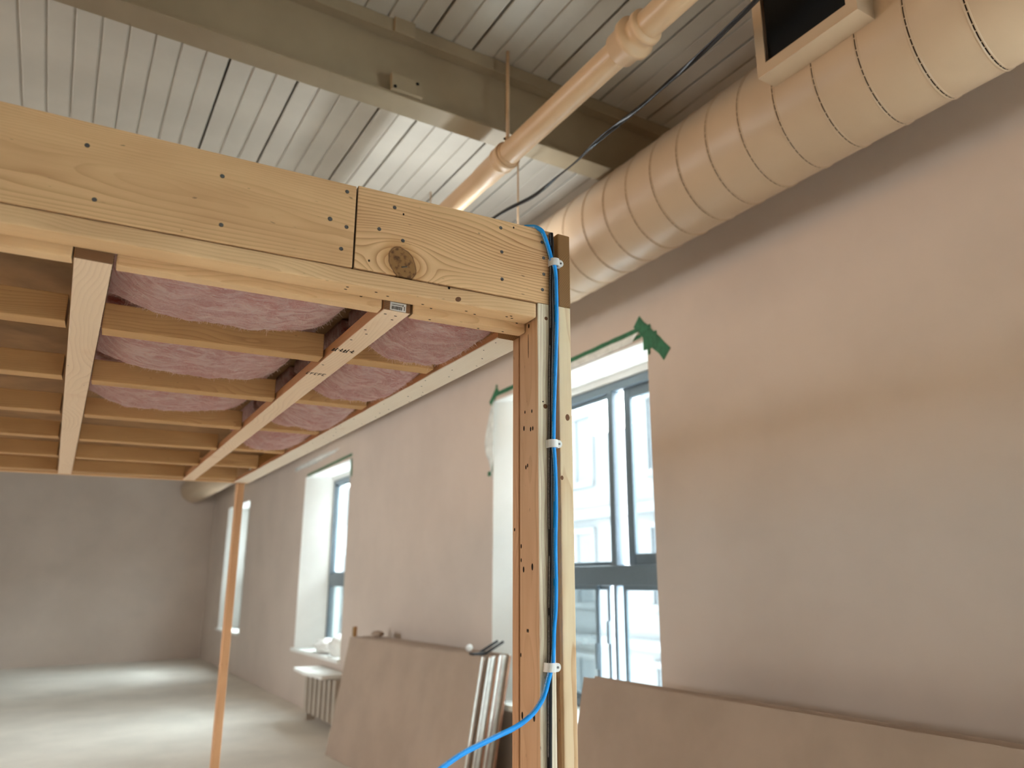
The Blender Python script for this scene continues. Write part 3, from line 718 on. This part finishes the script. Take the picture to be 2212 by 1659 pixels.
def clip(x, z, tilt, label):
    c = empty('cable_clip', fl(x, 0, z), FA); c.rotation_euler = (0, tilt, FA)
    hw = .0088
    # arched saddle: profile across x, extruded in z
    prof = []
    for k in range(13):
        a = PI*k/12
        prof.append((-.004-.0120*math.cos(a)*1.0, -.0195*math.sin(a)**.45-.0004))
    inn = [(px*.86-.0006, py*.86) for px, py in prof]
    bm = bmesh.new()
    V = [[bm.verts.new((px, py, zz)) for px, py in prof+inn[::-1]] for zz in (-hw, hw)]
    m_ = len(V[0])
    for k in range(m_): bm.faces.new((V[0][k], V[0][(k+1) % m_], V[1][(k+1) % m_], V[1][k]))
    for s_ in (0, 1):
        for k in range(12):
            bm.faces.new((V[s_][k], V[s_][k+1], V[s_][m_-2-k], V[s_][m_-1-k]))
    bmesh.ops.recalc_face_normals(bm, faces=list(bm.faces))
    link('saddle', fin(bm, 'saddle', False), MT['clip'], c)
    pts = [(.004, -hw), (.009, -hw)]+[(.010+hw*math.sin(PI*k/8), -hw*math.cos(PI*k/8)) for k in range(1, 8)]+[(.009, hw), (.004, hw)]
    poly_prism('tab', pts, 'y', -.0125, -.0004, MT['clip'], c)
    o = link('nail_head', disc_mesh('nail_head', .0026, .0008, 12), MT['steel'], c); o.location = (.0115, -.0125, 0); o.rotation_euler = (PI/2, 0, 0)
    tag(c, label, 'cable clip', 'white cable clips on the post')
clip(.8365, 2.167, -.02, 'white plastic cable clip at the top of the post, on the header')
clip(.826, 1.737, -.03, 'white plastic cable clip halfway down the post')
clip(.8155, 1.275, .05, 'white plastic cable clip low on the post, above the blue cable bend')

# ------------------------------------------------------------------ drywall sheets leaning on the window wall
ORD = 'second third fourth fifth sixth seventh eighth ninth tenth eleventh twelfth thirteenth fourteenth fifteenth'.split()
def stack(y0, y1, n, tops, lean, ztop, label_front, label_rest, grp, seed, zdrop=0):
    """sheets leaning on the wall; tops gives the front sheet's top X at the near and far end"""
    rr = random.Random(seed); th = .0155
    d = Vector((tops[1]-tops[0], y1-y0, 0)); LN = d.length; d.normalize(); p = Vector((d.y, -d.x, 0))
    upv = p*math.sin(lean)+Vector((0, 0, math.cos(lean))); nv = p*math.cos(lean)-Vector((0, 0, math.sin(lean)))
    h = ztop/math.cos(lean); B0 = Vector((tops[0], y0, ztop))-upv*h
    for k in range(n):
        a0 = rr.uniform(-.012, .03) if k else 0; a1 = rr.uniform(-.03, .03) if k else 0
        hh = h - (rr.uniform(0, .010) if k else 0) - (zdrop if k > 5 else 0)
        bm = bmesh.new(); bm_box(bm, (0, a0, th*math.tan(lean)), (th, LN+a1, hh), 1)
        for f in bm.faces:
            f.normal_update()
            if abs(f.normal.x) > .9: f.material_index = 0
        edge = MT['gyp'] if k % 3 != 1 else MT['brownpaper']
        o = link('drywall_sheet', fin(bm, 'drywall_sheet'), None, None, [MT['drywall'], edge])
        B = B0+p*(k*(th+.0008)/math.cos(lean)); m = Matrix.Identity(4)
        for i in range(3): m[i][0], m[i][1], m[i][2], m[i][3] = nv[i], d[i], upv[i], B[i]
        o.matrix_world = m
        tag(o, label_front if k == 0 else '%s drywall sheet from the front in the %s' % (ORD[k-1], grp), 'drywall sheet', grp)
stack(4.6626, 7.011, 15, (2.4761, 2.3803), math.radians(10.0), 0.9598, 'foremost brown drywall sheet of the stack between the two windows', 'drywall sheet within the stack between the two windows, seen by its near edge', 'drywall stack between the windows', 5)
stack(.5, 3.3801, 14, (2.4738, 2.3906), math.radians(11.5), 0.9598, 'foremost drywall sheet of the stack under the window right of the post', 'drywall sheet behind the foremost one right of the post', 'drywall stack right of the post', 8, .05)

# ------------------------------------------------------------------ things on and by the stack
k = tag(empty('folding_tool', (2.508, 4.788, 0.9588), 0), 'black folding hand tool lying open on the drywall stack', 'hand tool')
o = box('handle', (-.045, -.03, 0), (.06, .03, .016), MT['black'], k, .003)
for dy, L_b in ((-.05, .15), (.03, .15)):
    o = box('blade', (0, -.006, -.009), (L_b, .006, .009), MT['black'], k, .002); o.location = (.045, dy, .003); o.rotation_euler = (0, -.5, -.15)
    o.location = (.045+.06, dy, .045)
o = tag(box('wood_offcut', (2.394, 6.954, 0.9593), (2.4225, 6.9996, 1.0453), MT['w_block'], None, .003), 'short upright wood offcut at the far end of the drywall stack', 'offcut')
bm = bmesh.new(); bmesh.ops.create_icosphere(bm, subdivisions=3, radius=1)
for v in bm.verts: v.co *= 1+.25*noise.noise(v.co*2.2); v.co.x *= .05; v.co.y *= .09; v.co.z *= .028
o = link('crumpled_rag', fin(bm, 'crumpled_rag', True), MT['drywall']); o.location = (2.5536, 6.783, 0.9858); tag(o, 'small crumpled rag on the far end of the drywall stack', 'rag')
bm = bmesh.new(); bmesh.ops.create_icosphere(bm, subdivisions=2, radius=1)
for v in bm.verts: v.co *= 1+.15*noise.noise(v.co*2); v.co *= .026
o = link('paper_wad', fin(bm, 'paper_wad', True), MT['clip']); o.location = (2.5764, 5.0388, 0.9838); tag(o, 'small white paper wad beside the black folding tool', 'paper')

# radiator under the farther window
rad = tag(empty('radiator', (2.52, 7.80, 0)), 'old white cast radiator under the farther window', 'radiator')
for j in range(7):
    box('radiator_fin', (0, j*.16, .08), (.14, j*.16+.085, .50), MT['radiator'], rad, .018, 3)
box('top_rail', (.045, .02, .45), (.095, 1.03, .485), MT['radiator'], rad, .012); box('bottom_rail', (.045, .02, .10), (.095, 1.03, .135), MT['radiator'], rad, .012)
for j in (0, 6): box('foot', (.02, j*.16+.018, 0), (.12, j*.16+.067, .1), MT['radiator'], rad, .008)
# cover shelf of the radiator
sh = tag(poly_prism('radiator_shelf', [(2.42, 7.92), (2.72, 7.92), (2.72, 8.95), (2.42, 8.95), (2.38, 8.43)], 'z', .5005, .53, MT['white']), 'rounded white shelf board lying on top of the radiator', 'shelf')
# white bundles on the sill of the farther window
def bundle(loc, r, label, seed, sq=(1, 1, 1)):
    bm = bmesh.new(); bmesh.ops.create_icosphere(bm, subdivisions=4, radius=1)
    for v in bm.verts:
        n_ = noise.fractal(v.co*2.0+Vector((seed, 0, 0)), 1, 2, 3); v.co *= 1+.22*n_
        v.co.x *= r*sq[0]; v.co.y *= r*sq[1]; v.co.z *= r*sq[2]
        v.co.z = max(v.co.z, -r*sq[2]*.8)
    o = link('plastic_bundle', fin(bm, 'plastic_bundle', True), MT['white']); o.location = loc
    tag(o, label, 'bundle', 'plastic bundles on the far window sill')
bundle((2.85, 8.69, .635+.006+.10), .125, 'rounded white plastic bundle nearest the glass edge on the far sill', 1)
bundle((2.87, 9.18, .635+.006+.069), .18, 'long flat white plastic bundle lying along the far sill', 4, (.8, 1.6, .47))

# ------------------------------------------------------------------ masking tape and torn film round the windows
XW = WX-.0012
def strip(a, b, wd, label, name='masking_tape', mat=None, x=XW, grp='green masking tape round the windows'):
    a = Vector(a); b = Vector(b); d = (b-a).normalized(); n_ = Vector((-d.y, d.x))*wd/2
    pts = []; rr = random.Random(int(a.x*1000))
    steps = max(3, int((b-a).length/.06))
    for i in range(steps+1): q = a+(b-a)*i/steps + n_*(1+rr.uniform(-.12, .12)); pts.append((q.x, q.y))
    for i in range(steps, -1, -1): q = a+(b-a)*i/steps - n_*(1+rr.uniform(-.12, .12)); pts.append((q.x, q.y))
    o = poly_prism(name, pts, 'x', x-.0008, x, mat or MT['tape'])
    tag(o, label, 'tape', grp); return o
strip((3.2661, 2.9069), (3.0119, 2.647), 0.0752, 'broad green tape strip slanting across the near window top right corner', x=XW-.001)
strip((3.2376, 2.8545), (4.9704, 2.8237), 0.0342, 'long green tape strip along the top edge of the near window', x=XW)
strip((3.2262, 2.8123), (3.534, 2.7975), 0.0228, 'short thin green tape strip under the long one at the near window', x=XW-.002)
strip((3.2091, 2.761), (3.0894, 2.761), 0.0969, 'wide green tape patch on the corner of the near window', x=XW-.002)
strip((3.1407, 2.8522), (3.192, 2.8294), 0.0228, 'small curled green tape end above the near window corner', x=XW-.003)
strip((3.1669, 2.761), (3.1601, 2.6812), 0.0182, 'narrow green tape tail hanging at the near window corner', x=XW-.003)
strip((4.9362, 2.8636), (5.0502, 2.761), 0.057, 'green tape patch at the top left corner of the near window', x=XW-.001)
strip((4.9476, 2.8978), (4.9704, 2.8294), 0.0251, 'small upright green tape end above the near window left corner', x=XW-.002)
strip((5.016, 2.5558), (5.0183, 2.2366), 0.0251, 'vertical green tape strip on the left edge of the near window', x=XW-.001)
strip((5.016, 2.2252), (5.0787, 2.2252), 0.0342, 'small green tape scrap below the torn film', x=XW-.002)
strip((8.322, 2.7838), (8.3049, 2.5786), 0.0513, 'vertical green tape strip at the farther window corner', x=XW-.001)
strip((8.3106, 2.8294), (10.089, 2.7952), 0.0296, 'green tape strip along the top edge of the farther window', x=XW)
def film(pts, x, label, seed, name='plastic_film'):
    """crumpled sheet over a polygon in the wall plane"""
    bm = bmesh.new(); vs_ = [bm.verts.new((0, p[0], p[1])) for p in pts]; bm.faces.new(vs_)
    bmesh.ops.triangulate(bm, faces=list(bm.faces)); bmesh.ops.subdivide_edges(bm, edges=list(bm.edges), cuts=7, use_grid_fill=True)
    for v in bm.verts: v.co.x = x-.006-.018*abs(noise.noise(Vector((v.co.y*9+seed, v.co.z*6, seed))))
    o = link(name, fin(bm, name, True), MT['film']); m = o.modifiers.new('thickness', 'SOLIDIFY'); m.thickness = .0006
    tag(o, label, 'plastic film'); return o
film([(4.9704, 2.7952), (5.0502, 2.7154), (5.0958, 2.59), (5.13, 2.476), (5.0958, 2.362), (5.0616, 2.3278), (5.0274, 2.2366), (5.0046, 2.1682), (4.9875, 2.419)], WX, 'torn clear plastic film hanging at the near window left edge', 2)
film([(3.2376, 2.8385), (3.534, 2.8317), (4.104, 2.8237), (4.674, 2.8157), (4.674, 2.7838), (4.104, 2.7781), (3.534, 2.7838), (3.306, 2.7895)], WX, 'strip of clear plastic film under the tape above the near window', 6)
film([(8.7666, 2.9719), (9.576, 2.989), (10.716, 2.9662), (10.716, 2.9149), (9.804, 2.9092), (8.949, 2.9377)], WX, 'pale plastic film strip stuck above the farther window', 9)

# ------------------------------------------------------------------ building across the street
bl = tag(empty('neighbour_building', (13, 5, -9)), 'sunlit pale building across the street seen through the windows', 'building')
box('facade_wall', (0, -22, 0), (6, 38, 14.5), MT['facade'], bl)
for f in range(4):
    box('ledge', (-.25, -22, 1.9+f*3.4), (0, 38, 2.15+f*3.4), MT['facade'], bl, .03)
for f in range(4):
    for j in range(14):
        y = -20+j*4.1; z = 3.0+f*3.4
        wn = box('facade_window', (-.03, y, z), (.02, y+1.5, z+1.9), MT['facade_win'], bl)
        boxes('window_surround', [((-.12, y-.15, z-.16), (0, y+1.65, z)), ((-.1, y-.15, z+1.9), (0, y+1.65, z+2.06)), ((-.08, y-.15, z), (0, y, z+1.9)), ((-.08, y+1.5, z), (0, y+1.65, z+1.9)), ((-.06, y+.72, z), (0, y+.78, z+1.9))], MT['facade'], bl)
